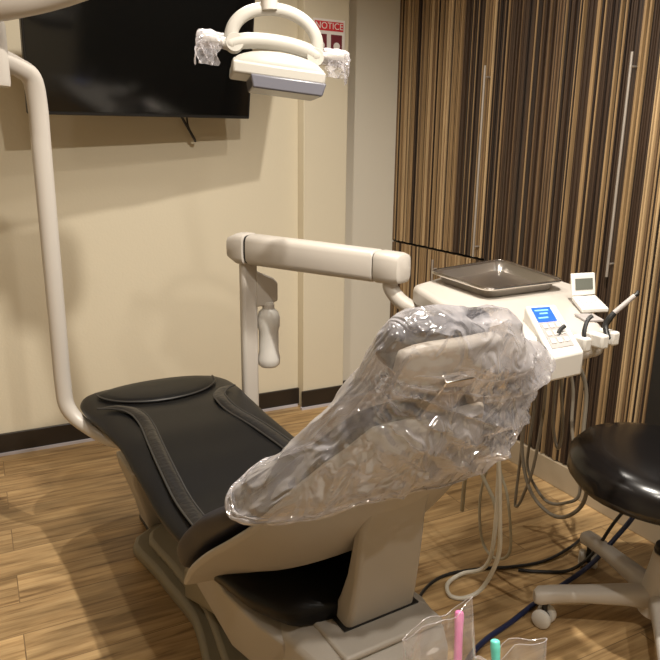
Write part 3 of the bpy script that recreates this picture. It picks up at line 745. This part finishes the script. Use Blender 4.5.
# ------------------------------------------------------------------ cables on the floor
def cable(name, pts, r, m, lab, cat='cable'):
    b = MB(); b.tube(pts, r, n=8, sub=8); return tag(b.build(name, M[m]), lab, cat)
cable('floor_cable', [(.83, 1.10, .007), (.90, 1.22, .007), (.98, 1.36, .007), (1.08, 1.47, .007), (1.20, 1.52, .007), (1.33, 1.50, .007), (1.44, 1.46, .007), (1.56, 1.44, .007), (1.70, 1.46, .012), (1.80, 1.50, .007)], .005, 'cable', 'thin black cable curving over the floor from the chair base')
cable('foot_control_cable', [(1.00, 1.16, .008), (1.06, 1.20, .008), (1.14, 1.23, .008), (1.24, 1.252, .008), (1.36, 1.285, .008), (1.49, 1.31, .012), (1.60, 1.30, .06), (1.68, 1.285, .14), (1.74, 1.27, .22), (1.77, 1.26, .32), (1.75, 1.24, .385)], .0075, 'cable_blue', 'thick navy cable running past the stool caster')
cable('hanging_cable', [(1.71, 1.25, .385), (1.72, 1.27, .28), (1.68, 1.30, .18), (1.64, 1.33, .07), (1.58, 1.36, .012), (1.50, 1.40, .007), (1.44, 1.44, .007)], .0055, 'cable', 'black cable drooping behind the stool down to the floor')

# ------------------------------------------------------------------ side cart with wrapped instruments
def cart():
    t = thing('side_cart', 'small pale side cart at the bottom edge holding wrapped brushes', 'cart', (.30, .555, 0), -.478)
    bx('cart_top', (-.17, -.15, .60), (.22, .115, .62), M['plastic'], t, bevel=.006)
    bx('shelf', (-.17, -.15, .20), (.22, .115, .215), M['plastic'], t, bevel=.005)
    for x in (-.16, .21):
        for y in (-.14, .105):
            b = MB(); b.tube([(x, y, .05), (x, y, .60)], .010, smooth=False); l = b.build('leg', M['steel'], t)
            b = MB(); b.lathe([(.001, -.01), (.02, -.01), (.025, 0), (.02, .01), (.001, .01)], c=(x, y, .025), axis=(1, 0, 0)); b.build('caster', M['black'], l)
cart()
def pouch(base, top, wdir, wid, hgt, name, lab, fill):
    """an open clear sleeve: two slightly bulged sheets meeting at the sides"""
    t = thing(name, lab, 'plastic pouch', base)
    up = (V(top)-V(base)); Ln = up.length; up.normalize(); wx = V(wdir).normalized(); nn = wx.cross(up).normalized()
    rs = []; N = 40
    for k in range(25):
        f = k/24; r = []
        for i in range(N):
            a = 2*PI*i/N; ww = wid*.5*(.25+.75*min(1, f*1.6)); tk = .004+.010*math.sin(PI*min(1, f*1.02))+.006*f
            jag = .022*noise.noise(V((math.cos(a)*1.5, fill, 1)))*f*f
            r.append(wx*(ww*math.cos(a))+nn*(tk*math.sin(a)*(1+.7*noise.noise(V((math.cos(a)*3, f*4, fill)))))+up*(Ln*f+jag+.02*f*f*math.cos(a)))
        rs.append(r)
    b = MB(); b.rings(rs, cap0=True, cap1=False); b.build('film', M['pouch'], t)
    b = MB(); q = [V(p) for p in rs[-1]]; b.tube(q+[q[0]], .0005, n=5, smooth=False); b.build('open_edge', M['barrier'], t)
pouch((.415, .500, .62), (.432, .552, .775), (1, -.45, 0), .085, .15, 'clear_pouch', 'tall clear pouch around the pink stick', 1.0)
pouch((.475, .470, .62), (.505, .505, .742), (1, -.40, 0), .085, .12, 'clear_pouch', 'opened clear pouch around the teal stick', 2.3)
def stick(p0, p1, m, lab):
    b = MB(); p0, p1 = V(p0), V(p1)
    b.tube([p0, p0.lerp(p1, .4), p0.lerp(p1, .8), p0.lerp(p1, .93), p1-(p1-p0)*.015, p1], [.0048, .0052, .0050, .0060, .0055, .002], n=14, sub=5)
    return tag(b.build('wrapped_stick', M[m]), lab, 'dental brush')
stick((.444, .520, .621), (.482, .574, .755), 'pink', 'pink plastic stick standing in a clear pouch')
stick((.476, .478, .621), (.493, .520, .748), 'teal', 'teal plastic stick standing in an opened clear pouch')
